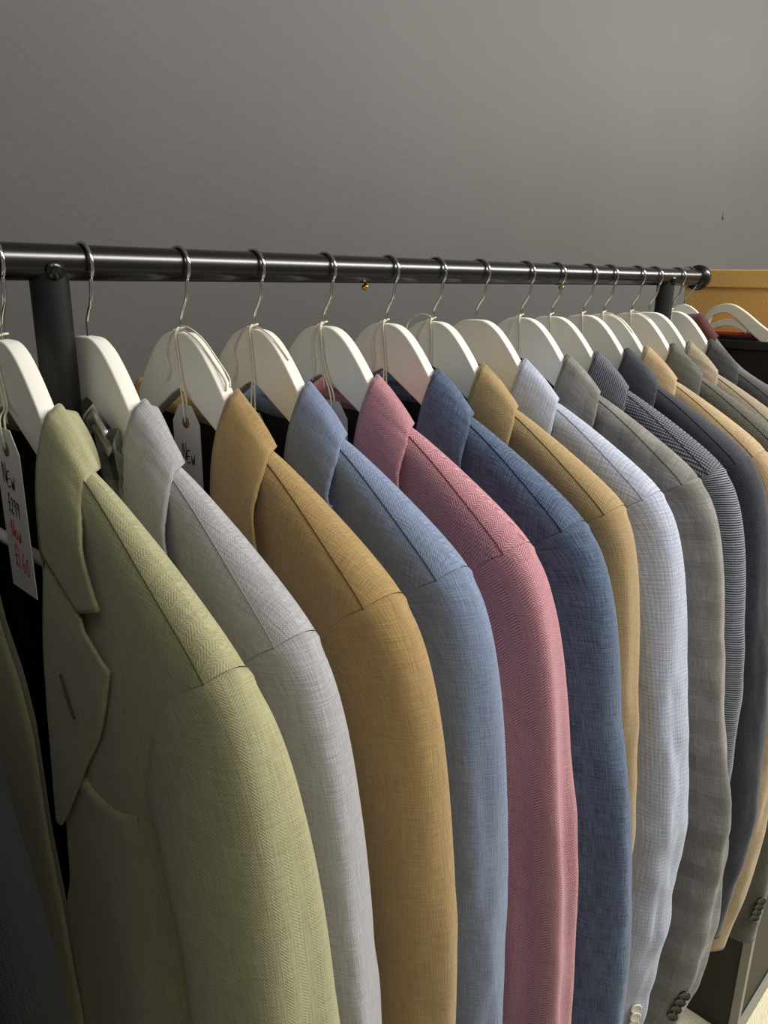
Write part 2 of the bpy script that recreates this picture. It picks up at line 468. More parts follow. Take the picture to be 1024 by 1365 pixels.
    def stat(t, m):
        n = len(st)-1; x = t*n
        f = lambda k, j: sinterp(x, [(q, st[q][k][j]) for q in range(n+1)])
        A = Vector((f(0, 0), f(0, 1), f(0, 2)+dz*.5)); B = Vector((f(1, 0), f(1, 1), f(1, 2)+dz))
        return A, B
    for side in (1, -1):
        pass
    tot = 2*ns-1
    for r in range(tot):
        t = abs(r-(ns-1))/(ns-1); side = -1 if r < ns-1 else 1
        A, B = stat(t, 0)
        for q in range(nc):
            v = q/(nc-1)
            p = A.lerp(B, v)
            # rolled fold: starts turned inwards, bulges over
            bul = math.sin(min(1, v*1.15)*PI)**.8 if v < .87 else 0
            radial = Vector((p.x, p.y, 0)); radial = (Vector((max(p.x, .02), p.y*1.6, 0))).normalized()
            p = p+radial*(.0022*math.sin(v*PI))+Vector((0, 0, .0012*math.sin(v*PI)))
            p.z -= .020*sstep(.86, 1, t)*max(0, 1-abs(v-.62)/(.38 if v > .62 else .62))
            p += radial*wr(p.x*3+t*2, p.z*2, .5)
            Vs.append(P3(side*p.x, p.y*(1 if True else 1)*1.0+ (0.002 if p.y > 0 else 0), p.z)); Us.append((side*t*.25+i*.17, v*.07))
    Fs = gridfaces(tot, nc, False)
    # stand: inner turn of the fold
    b0 = len(Vs)
    for r in range(tot):
        t = abs(r-(ns-1))/(ns-1); side = -1 if r < ns-1 else 1
        A, B = stat(t, 0)
        for q in range(5):
            v = q/4
            rad = Vector((A.x, A.y, 0)).normalized()
            inn = .0035*math.sin(v*PI*.5)
            zz = A.z+.0022*math.sin(v*PI)-v*v*.030
            pa = A.x-rad.x*inn; pc = A.y-rad.y*inn
            Vs.append(P3(side*pa, pc+(.002 if A.y > 0 else 0), zz)); Us.append((side*t*.25+i*.17, -v*.03))
    Fs += [tuple(b0+x for x in f) for f in gridfaces(tot, 5, True)]
    co = mesh('collar', Vs, Fs, mat, root, Us)
    md = co.modifiers.new('thick', 'SOLIDIFY'); md.thickness = .0022; md.offset = 0
    # ---- lapels
    for side in (1, -1):
        Vs, Us = [], []
        nl, nw = 60, 14
        lz1 = -.47 if not (side < 0 and P.get('droop')) else -.74
        lf = P.get('lf', .8)
        tipz = KZ-.030
        OUTL = [(0, .180), (.25, .158), (.5, .121), (.75, .082), (1, .042)] if lz1 > -.6 else [(0, .180), (.3, .172), (.6, .145), (.8, .105), (1, .05)]
        for r in range(nl):
            t = r/(nl-1); z0 = lerp(-.206, lz1, t)
            ar = rollA(z0, side)-.001
            ao = sinterp(t, OUTL); ao = lerp(ao, ar+(ao-ar)*lf, 1)
            for q in range(nw):
                v = q/(nw-1)
                a = lerp(ar, ao, v)
                z = lerp(z0, lerp(tipz, lz1, t), v)
                zd = max(0, ridge(a)-z)
                base = frontc(a, zd)+wr(a, z)
                lift = .0026+.0045*math.sin(v*PI)**.7*(1-t*.5)+.002*v
                if v < .12: lift *= .55+.45*v/.12
                if t < .08: lift -= .0022*(1-t/.08)*(1 if v < .62 else 0)
                Vs.append(P3(side*a, base+lift, z)); Us.append((a*.9+i*.11+.03*t, z))
        lo = mesh('lapel', Vs, gridfaces(nl, nw, side > 0), mat, root, Us)
        md = lo.modifiers.new('thick', 'SOLIDIFY'); md.thickness = .0022; md.offset = 0
        if side > 0 and P.get('hole'):
            pts = []
            for k in range(10):
                t = k/9; a = .110+.020*t; z = -.292-.028*t
                pts.append(P3(a, frontc(a, .15)+.0150-.001*abs(t-.5), z))
            tube('buttonhole', pts, .0011, P['thread'], lo, 6)
    # ---- seams
    sp = []
    for k in range(40):
        a = lerp(.115, .262*wid, k/39)
        sp.append(P3(a, half_t(a)*thk*lerp(.55, .62, k/39), ridge(a)-lerp(.016, .034, sstep(.06, .24, a))*(1-math.sqrt(1-lerp(.55, .62, k/39)**2))+.0002))
    # the real point on the arch
    sp2 = []
    for k in range(40):
        t = k/39; a = lerp(.115, .262*wid, t); kk = lerp(.016, .034, sstep(.06, .24, a)); fr = lerp(.45, .80, t)
        zd = kk*(1-math.sqrt(1-fr*fr)); c = frontc(a, zd)+.0002
        sp2.append(P3(a, c, ridge(a)-zd))
    tube('shoulder_seam', sp2, .00045, P['thread'], root, 6)  # darker tube paints the shade of the seam groove into the colour
    # ---- breast pocket (wearer's left)
    pk = []
    for k in range(14):
        t = k/13; a = lerp(.090, .192, t); z = -.392+.016*t-.010*math.sin(t*PI)
        zd = ridge(a)-z; pk.append((a, frontc(a, zd)+wr(a, z), z))
    Vs, Us = [], []
    for kk, (a, c, z) in enumerate(pk):
        c -= .0045*sstep(10, 13, kk)
        Vs += [P3(a, c-.001, z+.0002), P3(a, c+.0032, z-.0006), P3(a, c+.0026, z-.010), P3(a, c+.0012, z-.020), P3(a, c-.0012, z-.030)]
        Us += [(a, z), (a, z-.001), (a, z-.012), (a, z-.022), (a, z-.024)]
    mesh('breast_pocket', Vs, gridfaces(14, 5), mat, root, Us)
    # ---- sleeves
    sl = P['sl']; ec0 = P.get('ec', .033); zend = P.get('zend', -1.03); fwd = P.get('fwd', .03)
    tang = P.get('tang', .068)
    def centre(z):
        a0 = sinterp(-z, sl)-tang*radii(z)[0]/.064; c0 = fwd*sstep(.55, 1.05, -z)
        return a0, c0
    def radii(z):
        k = sstep(.42, 1.0, -z)
        return lerp(.064, .050, k), lerp(ec0, .027, k)
    nph = 56; ncap = 22; nlow = 90
    zB = -.43+dz*.5
    for side in (1, -1):
        Vs, Us = [], []
        def ringpt(ph, z):
            a0, c0 = centre(z) if side > 0 else (centre(z)[0], centre(z)[1])
            ea, ec = radii(z)
            ca, sa = math.cos(ph), math.sin(ph)
            amp = P.get('fold', 1.0)
            k = 1+amp*(.035*math.sin(3*ph+z*4+i)*sstep(.3, .6, -z)+.06*noise.noise(Vector((ca*1.6, sa*1.6, z*7))+seed*2+Vector((0, 0, side)))+.03*noise.noise(Vector((ca*3, sa*3, z*22))+seed))
            k += P.get('drape', .035)*math.sin(P.get('nf', 5)*ph+i*1.7+z*3)*sstep(.30, .5, -z)
            cr = P.get('crease', 0)
            if cr: k += cr*noise.noise(Vector((ca*1.2, sa*1.2+z*4, z*26))+seed)*sstep(.5, .7, -z)
            # flattened superellipse
            x = math.copysign(abs(ca)**.9, ca); y = math.copysign(abs(sa)**.85, sa)
            return a0+ea*x*k, c0+ec*y*k
        topa = .268*wid
        capP = [[None]*nph for _ in range(ncap)]
        for r in range(ncap):
            t = r/(ncap-1)
            for q in range(nph):
                ph = 2*PI*q/nph; ca, sa = math.cos(ph), math.sin(ph)
                # armhole point on the body surface
                zt = ridge(topa); zb_ = -.415+dz
                z = (zt+zb_)/2+(zt-zb_)/2*ca
                f = (zt-z)/(zt-zb_)
                wv = .3
                for _ in range(12):
                    az_ = aout(wv); wv = max(0, (ridge(az_)-z)/(ridge(az_)-HEM))
                aa = aout(wv); ee = math.sqrt(1-.98*sstep(.22, .34, wv))
                zd = ridge(aa)-z
                cc = math.copysign(frontc(aa, max(zd, 0))*ee, sa)*min(1, abs(sa)*4)
                A = Vector((aa-.005, cc*.97-(.0006*math.copysign(1, sa)), z-.0012))
                ba, bc = ringpt(ph, zB); B = Vector((ba, bc, zB))
                C = Vector((lerp(ba, aa, .35 if ca < 0 else .30), bc*1.02, lerp(z, zB, .07)))
                p = A*(1-t)**2+C*2*t*(1-t)+B*t*t
                # sleeve-head puff
                pf = .0032*math.exp(-((t-.07)/.06)**2)*(1 if t > 0 else 0)
                p.z += pf*max(0, ca); p.x += pf*.6; p.y += pf*sa
                rip = .0009*math.sin(ph*15+i)*math.exp(-t*5)*sstep(0, .1, t)*P.get('shirr', 0)
                p.y += rip*sa*2; p.z += rip
                Vs.append(P3(side*p.x, p.y, p.z))
                capP[r][q] = p.copy()
        for r in range(ncap):
            for q in range(nph):
                ph = 2*PI*q/nph
                d = sum((capP[k+1][q]-capP[k][q]).length for k in range(r, ncap-1))
                Us.append(((ph if ph < PI else ph-2*PI)*.048+i*.2+side, zB+d))
        # low part
        for r in range(1, nlow):
            z = lerp(zB, zend, r/(nlow-1))
            for q in range(nph):
                ph = 2*PI*q/nph; x, y = ringpt(ph, z)
                Vs.append(P3(side*x, y, z)); Us.append(((ph if ph < PI else ph-2*PI)*.048+i*.2+side, z))
        # cuff turned inside
        for (k, dzz) in ((.94, .000), (.90, .05)):
            for q in range(nph):
                ph = 2*PI*q/nph; x, y = ringpt(ph, zend); a0, c0 = centre(zend)
                Vs.append(P3(side*(a0+(x-a0)*k), c0+(y-c0)*k, zend+dzz)); Us.append((ph*.048, zend-dzz))
        nr = ncap+nlow-1+2
        Fs = []
        for r in range(nr-1):
            for q in range(nph):
                q2 = (q+1) % nph; f = (r*nph+q, r*nph+q2, (r+1)*nph+q2, (r+1)*nph+q)
                Fs.append(f if side > 0 else f[::-1])
        so = mesh('sleeve', Vs, Fs, P.get('smat', mat), root, None)
        ul = so.data.uv_layers.new(name='UVMap')
        for p in so.data.polygons:
            us = [Us[v] for v in p.vertices]; mx = max(u[0] for u in us)
            for li, vi in zip(p.loop_indices, p.vertices):
                u = Us[vi]
                ul.data[li].uv = (u[0]+(2*PI*.048 if mx-u[0] > .15 else 0), u[1])
        if side > 0 and P.get('btn'):
            bmat, n, zb0, phd, stp, drift, col3 = P['btn']
            for k in range(n):
                z = zb0-k*stp; ph = math.radians(phd+drift*k)
                x, y = ringpt(ph, z); a0, c0 = centre(z)
                nrm = Vector((-(y-c0)/radii(z)[1]**2, -(x-a0)/radii(z)[0]**2, 0)).normalized()
                c = P3(x, y, z)+nrm*.0012
                tl = k*.0006
                o = lathe('cuff_button', [(0, -.0012), (.0070, -.0012), (.0078, 0), (.0076, .0012), (.0064, .0016), (.0056, .0010), (.0014, .0009), (0, .0009)], bmat, so, 22, 'Z')
                o.rotation_euler = nrm.to_track_quat('Z', 'Y').to_euler(); o.location = c+nrm*(.0008+tl)
    return root, bo, frontc, ridge, P3

# sleeve outer-edge profiles (depth, a)
SL = {
 0: [(.40, .362), (.5, .374), (.65, .388), (.8, .39), (1.03, .38)],
 1: [(.40, .336), (.5, .350), (.65, .358), (.8, .36), (1.03, .35)],
 2: [(.40, .333), (.5, .345), (.65, .354), (.8, .36), (1.03, .35)],
 3: [(.40, .322), (.5, .331), (.65, .341), (.8, .35), (1.03, .34)],
 4: [(.40, .327), (.5, .340), (.65, .358), (.8, .366), (1.03, .36)],
 5: [(.40, .328), (.5, .350), (.65, .371), (.8, .383), (1.03, .37)],
 6: [(.40, .302), (.5, .311), (.65, .320), (.8, .32), (1.03, .32)],
 7: [(.40, .318), (.5, .336), (.65, .352), (.75, .352), (.85, .347), (.96, .340), (1.04, .325)],
 8: [(.40, .323), (.5, .343), (.65, .372), (.75, .380), (.85, .380), (.96, .367), (1.05, .345)],
 9: [(.40, .320), (.5, .331), (.6, .338), (.7, .338), (.85, .325), (1.03, .30)],
 10: [(.40, .315), (.5, .330), (.65, .346), (.78, .356), (.9, .346), (1.05, .33)],
 11: [(.40, .318), (.5, .330), (.65, .345), (.78, .352), (.9, .350), (1.06, .326)],
 12: [(.40, .322), (.5, .335), (.65, .352), (.8, .360), (.95, .360), (1.09, .352)],
 13: [(.40, .318), (.5, .330), (.65, .345), (.8, .350), (1.03, .33)],
 14: [(.40, .318), (.5, .330), (.65, .345), (.8, .350), (1.03, .33)]}
th = lambda c: plain('seam_shade_thread', c, .9, spec=.1)
lin = lambda n, c, r=.5: plain(n, c, r, spec=.35, nz=.25, nscale=30)
SPEC = [
 # mat args, lining colour, seam shade and buttonhole thread colour, label
 (dict(ca='bbb890', cb='7f7d58', kind='herring', strength=.22, slub=.42, pitch=.0022, width=.006, bump=.00025), '0f0f0c', '4c4c28', 'pale olive green herringbone blazer, nearest of the row, with lapel and breast pocket in view', dict(rz=0, w=1.09, dz=.006, hole=1, droop=1, tang=.066, t=.72, cw=.026, lf=1.0, ec=.037)),
 (dict(ca='bebcbe', cb='84838a', kind='plain', strength=.3, slub=.5, pitch=.0016), '17191a', '8f8d90', 'plain silver grey blazer between the olive green and the mustard blazers', dict(w=1.02, tang=.072, t=.85, cw=.012, ec=.031)),
 (dict(ca='ba9c66', cb='82683e', kind='plain', strength=.25, slub=.5, pitch=.0016), '1f140d', '5a4018', 'mustard yellow blazer with smooth shoulder, hanging between silver grey and sky blue ones', dict(tang=.070)),
 (dict(ca='92a1bd', cb='586783', kind='twill', strength=.3, slub=.5, pitch=.0019), '251e22', '2e3c54', 'soft denim blue blazer with visible collar corner, between mustard and rose pink ones', dict(tang=.069, collar=.028)),
 (dict(ca='dba5ac', cb='844656', kind='herring', strength=.7, slub=.25, pitch=.0026, width=.0065), '20242c', '6a2c3c', 'rose pink herringbone blazer', dict(tang=.068, shirr=1, drape=.095, nf=6)),
 (dict(ca='6b809f', cb='253247', kind='twill', strength=.3, slub=.7, pitch=.0022), '15161f', '151c2c', 'deep blue flecked twill blazer right of the rose pink one', dict(tang=.068)),
 (dict(ca='c0a67a', cb='8c7449', kind='twill', strength=.35, slub=.45, pitch=.0018), '17171b', '5c4826', 'tan brown blazer with narrow sleeve, between deep blue and pale sky blue ones', dict(tang=.062, shirr=1, drape=.05, ec=.030)),
 (dict(ca='dbe0ec', cb='939db4', kind='fineline', strength=.2, slub=.6, pitch=.0015, cc='7484a6'), '1c1c1e', '8e98ac', 'pale sky blue linen blazer with four white cuff buttons', dict(tang=.066, crease=.06, drape=.05, nf=4, fold=1.6, btn=(M_btnw, 4, -.902, 18, .0125, -1, 0))),
 (dict(ca='a19e99', cb='64615e', kind='glen', strength=.25, slub=.6, pitch=.0015, cc='5e5850'), '1a1a1a', '3c3a36', 'mid grey checked linen blazer with four black cuff buttons', dict(tang=.066, crease=.08, drape=.035, shirr=1, fold=1.5, btn=(M_btnk, 4, -.928, 36, .0125, 3, 0))),
 (dict(ca='868b98', cb='171a24', kind='birdseye', strength=.95, slub=.05, pitch=.0031, bump=.0005), '14141a', '15161e', 'navy and white tiny check blazer with horizontal rib look on the sleeve', dict(tang=.064, ec=.032, smat=fabric('navy_rib_cloth', '9398a4', '1a1d28', kind='rib', strength=.95, slub=.05, pitch=.0031, bump=.0005))),
 (dict(ca='444751', cb='22252d', kind='plain', strength=.2, slub=.6, pitch=.0018), '101014', '15161c', 'plain dark slate navy blazer behind the tiny check one', dict(tang=.060, ec=.027, zend=-.97)),
 (dict(ca='cdb792', cb='967d58', kind='plain', strength=.2, slub=.6, pitch=.0016, cc='8a6444', mott=.2), '181210', '5e482c', 'sandy beige blazer with slim sleeve ending above its neighbour, behind the slate navy one', dict(tang=.058, ec=.028, crease=.05, zend=-1.045)),
 (dict(ca='76746b', cb='302f2b', kind='herring', strength=.55, slub=.35, pitch=.0034, width=.007), '121212', '1c1b18', 'dark grey green herringbone blazer with black cuff buttons at the right edge', dict(tang=.060, ec=.027, zend=-1.075, btn=(M_btnk, 4, -.982, 28, .011, 2, 0))),
 (dict(ca='b3a68e', cb='786c58', kind='twill', strength=.3, slub=.5, pitch=.0018), '151312', '4a4032', 'light taupe blazer between the dark grey green and the charcoal ones', dict(tang=.060, ec=.027)),
 (dict(ca='48494a', cb='212223', kind='plain', strength=.25, slub=.55, pitch=.0018), '0c0c0d', '101012', 'charcoal blazer on the last white wooden hanger of the row', dict(tang=.062, ec=.030)),
]
SPEC.append((dict(ca='0e0e0e', cb='050505', sheen=0.0, kind='plain', strength=.2, slub=.5, pitch=.0016), '0a0a0a', '060606', 'black blazer left of the olive green one, only its sleeve showing at lower left', dict(tang=.066, ec=.030)))
SL[15] = SL[1]; XS.append(.083)
BZ = []
for i, (fa, lc, tc_, lab, P) in enumerate(SPEC):
    nm = ['olive', 'silver', 'mustard', 'denim', 'rose', 'deep_blue', 'tan', 'sky', 'grey_check', 'navy_check', 'slate', 'sand', 'dark_herringbone', 'taupe', 'charcoal', 'black'][i]+'_cloth'
    P['thread'] = th(tc_); P['sl'] = SL[i]
    BZ.append(make_blazer(i, XS[i], fabric(nm, **fa), lin(nm+'_lining', lc), lab, P))

HL = ['holding the olive green blazer and a priced tag', 'holding the silver grey blazer, beside the rack post', 'holding the mustard blazer, string and tag on its neck', 'holding the denim blue blazer', 'holding the rose pink blazer', 'holding the deep blue twill blazer',
 'holding the tan brown blazer', 'holding the pale sky blue blazer', 'holding the mid grey checked blazer', 'holding the navy tiny check blazer', 'holding the dark slate navy blazer', 'holding the sandy beige blazer', 'holding the dark grey green herringbone blazer', 'holding the light taupe blazer', 'holding the charcoal blazer']
# hanger k carries blazer k
HL.append('holding the black blazer beyond the left edge')
for i, X in enumerate(XS):
    if i == 0:
        h0 = make_hanger((X, RY, RZ), 0); h = h0
    else:
        h = h0.copy(); COL.objects.link(h); h.location = (X, RY, RZ)
        for ch in list(h0.children):
            c = ch.copy(); COL.objects.link(c); c.parent = h
    h.rotation_euler = (0, 0, math.radians([0, 0, 0, 0, 1, 0, -1, 1, 0, 2, 0, 1, -1, 0, 1, 0][i]))
    tag(h, 'white wooden hanger with steel hook, '+HL[i], 'hanger', 'white wooden hangers on the rail')

# ------------------------------------------------------------------ price tags
def strokes(ch):
    D = {'N': [[(0, 0), (.05, 1), (.5, .05), (.6, 1.05)]], 'e': [[(0, .35), (.45, .4), (.4, .62), (.15, .6), (0, .3), (.15, .02), (.5, .1)]],
         'E': [[(.5, .7), (.05, .65), (0, 0), (.5, .05)], [(.02, .35), (.4, .38)]],
         'w': [[(0, .55), (.12, 0), (.28, .4), (.42, .02), (.6, .62)]], 'o': [[(.25, .55), (0, .3), (.2, 0), (.45, .25), (.3, .55), (.22, .55)]],
         '£': [[(.6, .95), (.4, 1.15), (.25, .9), (.25, .3), (0, 0), (.2, .08), (.6, .0)], [(.0, .5), (.55, .55)]],
         '2': [[(0, .8), (.2, 1), (.4, .8), (.05, .05), (.45, .05)]], '9': [[(.4, .9), (.1, 1), (.05, .65), (.4, .65), (.42, .95), (.35, 0)]],
         '1': [[(.15, 1.1), (.1, -.05)]], '6': [[(.35, 1), (.05, .6), (.05, .1), (.35, .05), (.38, .4), (.08, .42)]],
         '0': [[(.2, .9), (0, .5), (.12, .02), (.4, .2), (.4, .7), (.2, .9)]]}
    return D[ch]
def write(name, text, y0, z0, hgt, slant, mat, parent, fx=-.0006, rad=.0006, adv=.72):
    V, Fc = [], []; x = 0
    for ch in text:
        for st in strokes(ch):
            pts = [(fx, -(y0+(x+p[0]+slant*0)*hgt*.62), z0+p[1]*hgt-(x)*hgt*.12) for p in st]
            tubegeo(V, Fc, crv(pts, 4), rad, 5)
        x += adv
    for k in range(len(V)): V[k] = Vector((fx+(V[k][0]-fx)*.25, V[k][1], V[k][2]))
    return mesh(name, V, Fc, mat, parent)
def make_tag(i, a0, a1, zt, zb, c, rz, label, mat=M_paper, texts=(), loops=(), tilt=0):
    X = XS[i]
    t = empty('price_tag', (X-c, RY-(a0+a1)/2, RZ+zt), rz)
    tag(t, label, 'tag', 'string tags on the hangers')
    w = a1-a0; h = zt-zb; ch = w*.28
    o = [(-w/2+ch, 0), (w/2-ch, 0), (w/2, -ch*1.3), (w/2, -h), (-w/2, -h), (-w/2, -ch*1.3)]
    bm = bmesh.new(); flat_solid(bm, o, .0006, 0); bmobj('card', bm, mat, t)
    lathe('eyelet', [(.0015, -.0009), (.0052, -.0009), (.0055, -.0004), (.0055, .0004), (.0052, .0009), (.0015, .0009)], M_eyelet, t, 24, 'X', (0, 0, -.016))
    for tx in texts: write(tx[0], *tx[1:6], tx[6], t)
    # string: two strands from the eyelet up to the hook neck, and a loop round it
    ez = -.016; ca = (a0+a1)/2
    loc = lambda a, cc, z: Vector((-(cc-c), -(a-ca), z-zt))
    S = []
    if zt > -.128: pass
    fz = .0085
    S.append(crv([loc(ca, c+.001, zt+ez), loc(ca-.001, c+.002, zt+.006), loc(.003+ca*.3, fz+.0015, -.105), loc(.002, fz+.0005, -.075), loc(.0018, fz, -.0595), loc(.001, .005, -.0545), loc(-.0022, 0, -.054), loc(0, -.0035, -.0535), loc(.003, 0, -.0535), loc(.001, .005, -.055)], 6))
    S.append(crv([loc(ca+.0012, c-.001, zt+ez), loc(ca+.0015, c-.0005, zt+.006), loc(.006+ca*.3, fz+.001, -.105), loc(.005, fz, -.075), loc(.003, fz, -.0590), loc(.0025, .004, -.0550)], 6))
    for L in loops: S.append(crv([loc(*p) for p in L], 6))
    tubes('string', S, .00085, M_string, t, 6)
    return t
LP = lambda s, d, e=0: [(-.002, .006, -.0555), (-s*.5, .0095, -.062), (-s, .0100, -.080), (-s+.003, .0095, -.080-d*.5), (-s+e, .0095, -.080-d)]
RP = [(.002, .004, -.0555), (.016, .0045, -.0570), (.034, .003, -.066), (.052, .0, -.084), (.064, -.001, -.096), (.068, .001, -.104)]
make_tag(0, .010, .058, -.120, -.2515, .020, 0, 'string tag handwritten New £299 in black and Now £160 in red', M_paperw,
         [('new_lettering', 'NEw', -.013, -.044, .017, 0, M_ink), ('old_price_lettering', '£299', -.010, -.066, .013, 0, M_ink),
          ('now_lettering', 'Now', -.010, -.087, .014, 0, M_red), ('sale_price_lettering', '£160', -.010, -.111, .016, 0, M_red)],
         [[(-.001, .005, -.056), (.004, .010, -.075), (.012, .011, -.100), (.016, .011, -.120)]])
make_tag(2, -.005, .040, -.121, -.236, .012, 0, 'white string tag reading New, showing beside the silver grey blazer', M_paper,
         [('new_lettering', 'NEw', -.008, -.052, .016, 0, M_ink)], [LP(.014, .022, -.001), RP, [(p[0]+.003, p[1]-.002, p[2]+.003) for p in RP]])
make_tag(3, -.010, .030, -.137, -.24, .012, 0, 'brownish string tag, mostly behind the mustard blazer', M_paper, [], [LP(.024, .03, -.002), RP[:4]])
make_tag(4, .002, .049, -.133, -.24, .012, 0, 'blank grey string tag beside the denim blue blazer', M_paper, [], [LP(.009, .035, 0), [(.002, .006, -.056), (.006, .0095, -.07), (.008, .0095, -.10), (.010, .0095, -.122)]])
make_tag(5, -.012, .034, -.132, -.24, .012, 0, 'pinkish grey string tag beside the rose pink blazer', M_paper, [], [LP(.013, .04, -.003)])
for i, lab, lp in ((6, 'deep blue twill', [[(-.001, .004, -.052), (-.018, .004, -.050), (-.034, .006, -.058), (-.038, .008, -.072), (-.034, .010, -.078)], LP(.02, .0, 0)]), (8, 'pale sky blue', [LP(.016, .03, .004)]),
                (9, 'grey checked', []), (10, 'navy tiny check', []), (11, 'slate navy', [RP[:4]]), (12, 'sandy beige', [RP[:3]]), (14, 'light taupe', [[(-.001, .004, -.052), (-.012, .004, -.046), (-.019, .006, -.052), (-.018, .008, -.062)]])):
    make_tag(i, -.020, .020, -.140, -.24, .014, 0, 'tag tied to the hanger right after the %s blazer, card hidden' % lab, M_paper, [], lp)

# dark plaid scarf end and satin loop in the neck of the silver grey blazer
plaid = fabric('dark_plaid_lining', '5a5f59', '101414', kind='glen', strength=.2, slub=.3, pitch=.002, cc='a0a498')
r1 = BZ[1][0]
Vs, Us = [], []
for r in range(30):
    t = r/29
    for q in range(16):
        v = q/15
        a = lerp(.030, .088, v)+.030*t; z = -.119-.026*v-t*.14-.004*math.sin(v*PI*3)*(1-t)
        c = .014+.006*math.sin(v*PI*3.5+t*2)-.004*t
        Vs.append(Vector((-c, -a, z+.06))); Us.append((v*.09, t*.16))
fs = [(r*16+q, r*16+q+1, (r+1)*16+q+1, (r+1)*16+q) for r in range(29) for q in range(15)]
o = mesh('plaid_lining_fold', Vs, fs, plaid, r1, Us); o.modifiers.new('t', 'SOLIDIFY').thickness = .0015
tag(o, 'dark plaid lining fold')
Vs = []
for r in range(8):
    for q in range(8):
        u, v = r/7, q/7
        a = .020+.020*u+.010*v-.012*u*v; z = -.137+.010*(1-abs(2*v-1))-.012*u+.003*math.sin(u*9+v*4)
        Vs.append(Vector((-(.020+.003*math.sin(u*7)*v), -(lerp(.022, .062, v)), lerp(-.110, -.130, u)-.030*abs(v-.42)+.06)))
fs = [(r*8+q, r*8+q+1, (r+1)*8+q+1, (r+1)*8+q) for r in range(7) for q in range(7)]
o = mesh('satin_label', Vs, fs, M_satin, r1); o.modifiers.new('t', 'SOLIDIFY').thickness = .001; tag(o, 'silver satin label')

# front button of the olive blazer
r0, _, fc, rg, P3 = BZ[0]
lathe('front_button', [(0, -.001), (.009, -.001), (.0098, .0005), (.0096, .002), (.008, .0028), (.0068, .002), (0, .0018)], M_btnb, r0, 26, 'X', tuple(P3(-.118, .026, -.735))).scale = (1, 1, 1)

# ------------------------------------------------------------------ last hanger with maroon jacket, cabinet, box, loose hanger
h2 = empty('thin_hanger', (1.445, RY+.012, RZ), math.radians(6))
tag(h2, 'thin white hanger at the rail end, holding the maroon jacket', 'hanger')
o2 = [(0, -.047), (.012, -.0505), (.024, -.0585), (.034, -.070), (.06, -.105), (.1, -.152), (.15, -.180), (.18, -.192), (.182, -.2), (.15, -.194), (.1, -.172), (.06, -.130), (.03, -.102), (0, -.09)]
o2 = o2+[(-a, z) for a, z in o2[::-1][1:-1]]
bm = bmesh.new(); flat_solid(bm, o2, .008, .001); bmobj('hanger_arms', bm, M_white, h2)
hp = [Vector((0, -a, z)) for a, z in [(0, -.055), (0, -.044), (.003, -.036), (.010, -.026), (.0175, -.014), (.0185, -.002), (.015, .010), (.006, .0172), (-.004, .0175), (-.012, .0125), (-.0165, .004)]]
tube('hook', crv(hp, 5), .0014, M_chrome, h2, 10)
mar = fabric('maroon_cloth', '5e302b', '3a1b19', kind='plain', strength=.2, slub=.4, pitch=.002)
gy = fabric('grey_taupe_cloth', '8a8078', '5a524c', kind='plain', strength=.2, slub=.5, pitch=.002)
mj = empty('jacket', (1.445, RY+.012, RZ-.06), math.radians(6))
tag(mj, 'maroon jacket with taupe grey shoulder on the thin hanger at the rail end', 'jacket')
def shellpart(name, amin, amax, mat, zt, depth, hc, coff=0):
    V, Fc, U = [], [], []
    na, nr_ = 30, 26
    for q in range(na):
        a = lerp(amin, amax, q/(na-1))
        for r in range(nr_):
            # path: front hem up over ridge to back hem
            s = r/(nr_-1)*2-1
            top = zt(a)
            ad = abs(s)
            if ad < .35:
                an = ad/.35*PI/2; c = math.copysign(hc*math.sin(an), s); z = top-hc*1.2*(1-math.cos(an))
            else:
                c = math.copysign(hc+.004*noise.noise(Vector((a*20, s*5, 0))), s); z = top-hc*1.2-(ad-.35)/.65*depth
            V.append(Vector((-(c+coff), -a, z+.06))); U.append((a, z+s*.2))
    for q in range(na-1):
        for r in range(nr_-1): Fc.append((q*nr_+r, q*nr_+r+1, (q+1)*nr_+r+1, (q+1)*nr_+r))
    return mesh(name, V, Fc, mat, mj, U)
zt2 = lambda a: sinterp(abs(a), [(0, -.070), (.02, -.067), (.034, -.067), (.045, -.079), (.06, -.097), (.107, -.145), (.15, -.172), (.2, -.195), (.25, -.225)])
shellpart('collar', -.068, .068, mar, lambda a: zt2(a)+.004, .10, .016)
shellpart('body', -.20, .20, gy, lambda a: zt2(a)-.003, .70, .013)
for s in (1, -1):
    V, Fc = [], []
    tubegeo(V, Fc, [(0, -s*a, z+.06) for a, z in ((.185, -.185), (.205, -.20), (.225, -.25), (.235, -.35), (.24, -.5), (.245, -.7), (.24, -.78))], [.010, .018, .026, .03, .03, .028, .025], 20)
    o = mesh('sleeve', V, Fc, gy, mj, [(v.y+v.x, v.z) for v in V])

cab = empty('cabinet', (1.524, RY-.273, 0))
tag(cab, 'tall black cabinet with grey edge strips at the right, beyond the rack', 'cabinet')
CT = RZ-.112
boxobj('carcass', (.004, .62, .004, .64, .0, CT-.016), M_cab, cab, .001)
boxobj('cabinet_top', (-.001, .625, -.001, .645, CT-.016, CT), M_cab, cab, .0015)
boxobj('corner_strip', (-.004, .014, -.004, .014, .0, CT-.017), M_trim, cab, .0008)
boxobj('base_strip', (.015, .62, -.006, .003, .0, .032), M_trim, cab, .0008)

bx = empty('storage_box', (1.60, RY-.19, CT))
tag(bx, 'mustard yellow board box with lid on top of the black cabinet', 'box')
boxobj('box_body', (.004, .40, .004, .276, 0, .098), M_box, bx, .001)
V = []
bm = bmesh.new(); box(bm, 0, .404, 0, .280, .0945, .128, .0015); bmobj('lid', bm, M_box, bx)

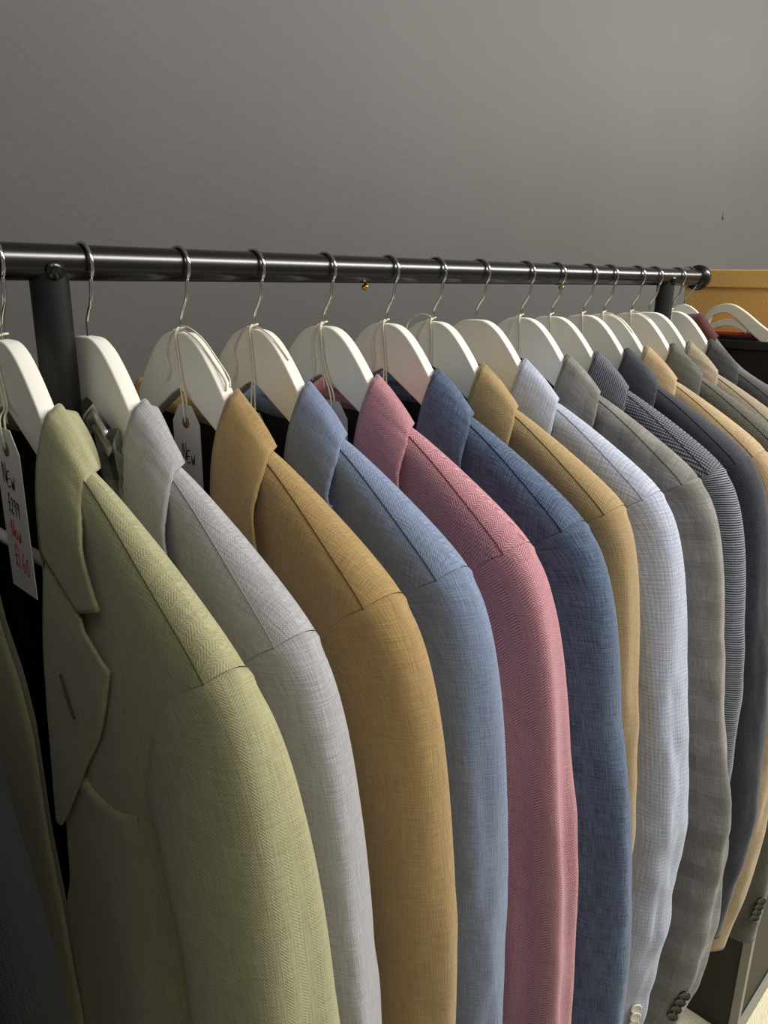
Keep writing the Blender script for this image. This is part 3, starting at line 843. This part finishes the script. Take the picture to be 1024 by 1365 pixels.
M_terra = plain('terracotta_board', 'a5542c', .7, nz=.1); M_rdk = plain('dark_red_board', '5c1f18', .6, nz=.1); M_bk = plain('black_board', '15120f', .5, nz=.1)
for k, (m_, lab, z0, z1, dy) in enumerate(((M_bk, 'black folder, lowest in the small stack on the cabinet under the box front', 0, .005, .0), (M_rdk, 'dark red folder in the small stack on the cabinet', .0052, .009, .006), (M_terra, 'terracotta folder on top of the small stack on the cabinet', .0092, .0145, .010))):
    b_ = boxobj('folder', (0, .062, 0, .115-dy*2, z0, z1), m_, None, .0008, loc=(1.532, RY-.095+dy, CT))
    tag(b_, lab, 'folder', 'folders on the cabinet')

# loose white hanger lying on the cabinet
lh = empty('loose_hanger', (1.537, RY-.045, CT+.0))
tag(lh, 'loose cream hanger lying on the black cabinet in front of the mustard box', 'hanger')
def strap(name, pts, wid, t, mat, parent):
    P = crv(pts, 8); V, Fc = [], []
    for k, p in enumerate(P):
        d = (P[min(k+1, len(P)-1)]-P[max(k-1, 0)]).normalized(); nrm = Vector((0, -d.z, d.y)).normalized()
        wd = wid[0]+(wid[1]-wid[0])*k/(len(P)-1)
        for (e, x) in ((-.5, -t), (.5, -t), (.5, t), (-.5, t)): V.append(p+nrm*e*wd+Vector((x, 0, 0)))
    n = len(P)
    for k in range(n-1):
        for e in range(4): Fc.append((k*4+e, k*4+(e+1) % 4, (k+1)*4+(e+1) % 4, (k+1)*4+e))
    Fc.append((0, 1, 2, 3)); Fc.append(((n-1)*4+3, (n-1)*4+2, (n-1)*4+1, (n-1)*4))
    o = mesh(name, V, Fc, mat, parent, smooth=False); md = o.modifiers.new('b', 'BEVEL'); md.width = .0015; md.segments = 2
    return o
M_cream = plain('cream_plastic', 'e6dfcc', .4, nz=.03)
q = lambda a, z: (-.004, -(a-.045), z+.112)
strap('hanger_arms', [q(-.004, -.082), q(.004, -.066), q(.022, -.0560), (q(.042, -.0560)), q(.066, -.070), q(.092, -.090), q(.116, -.1065)], (.012, .024), .005, M_cream, lh)
strap('cross_bar', [q(.006, -.092), q(.02, -.085), q(.04, -.0800), q(.058, -.083), q(.078, -.092)], (.010, .016), .004, M_cream, lh)

# small drip on the wall paint
V, Fc = [], []
tubegeo(V, Fc, [(0, 0, .018), (0, 0, .012), (0, 0, .004), (0, 0, -.006), (0, 0, -.012)], [.0012, .002, .0034, .0066, .0015], 12)
for k in range(len(V)): V[k] = Vector((V[k].x, V[k].y*.6, V[k].z))
dr = mesh('wall_drip', V, Fc, M_wall); dr.location = (2.55, WY-.0005, RZ+.19); tag(dr, kind='structure')
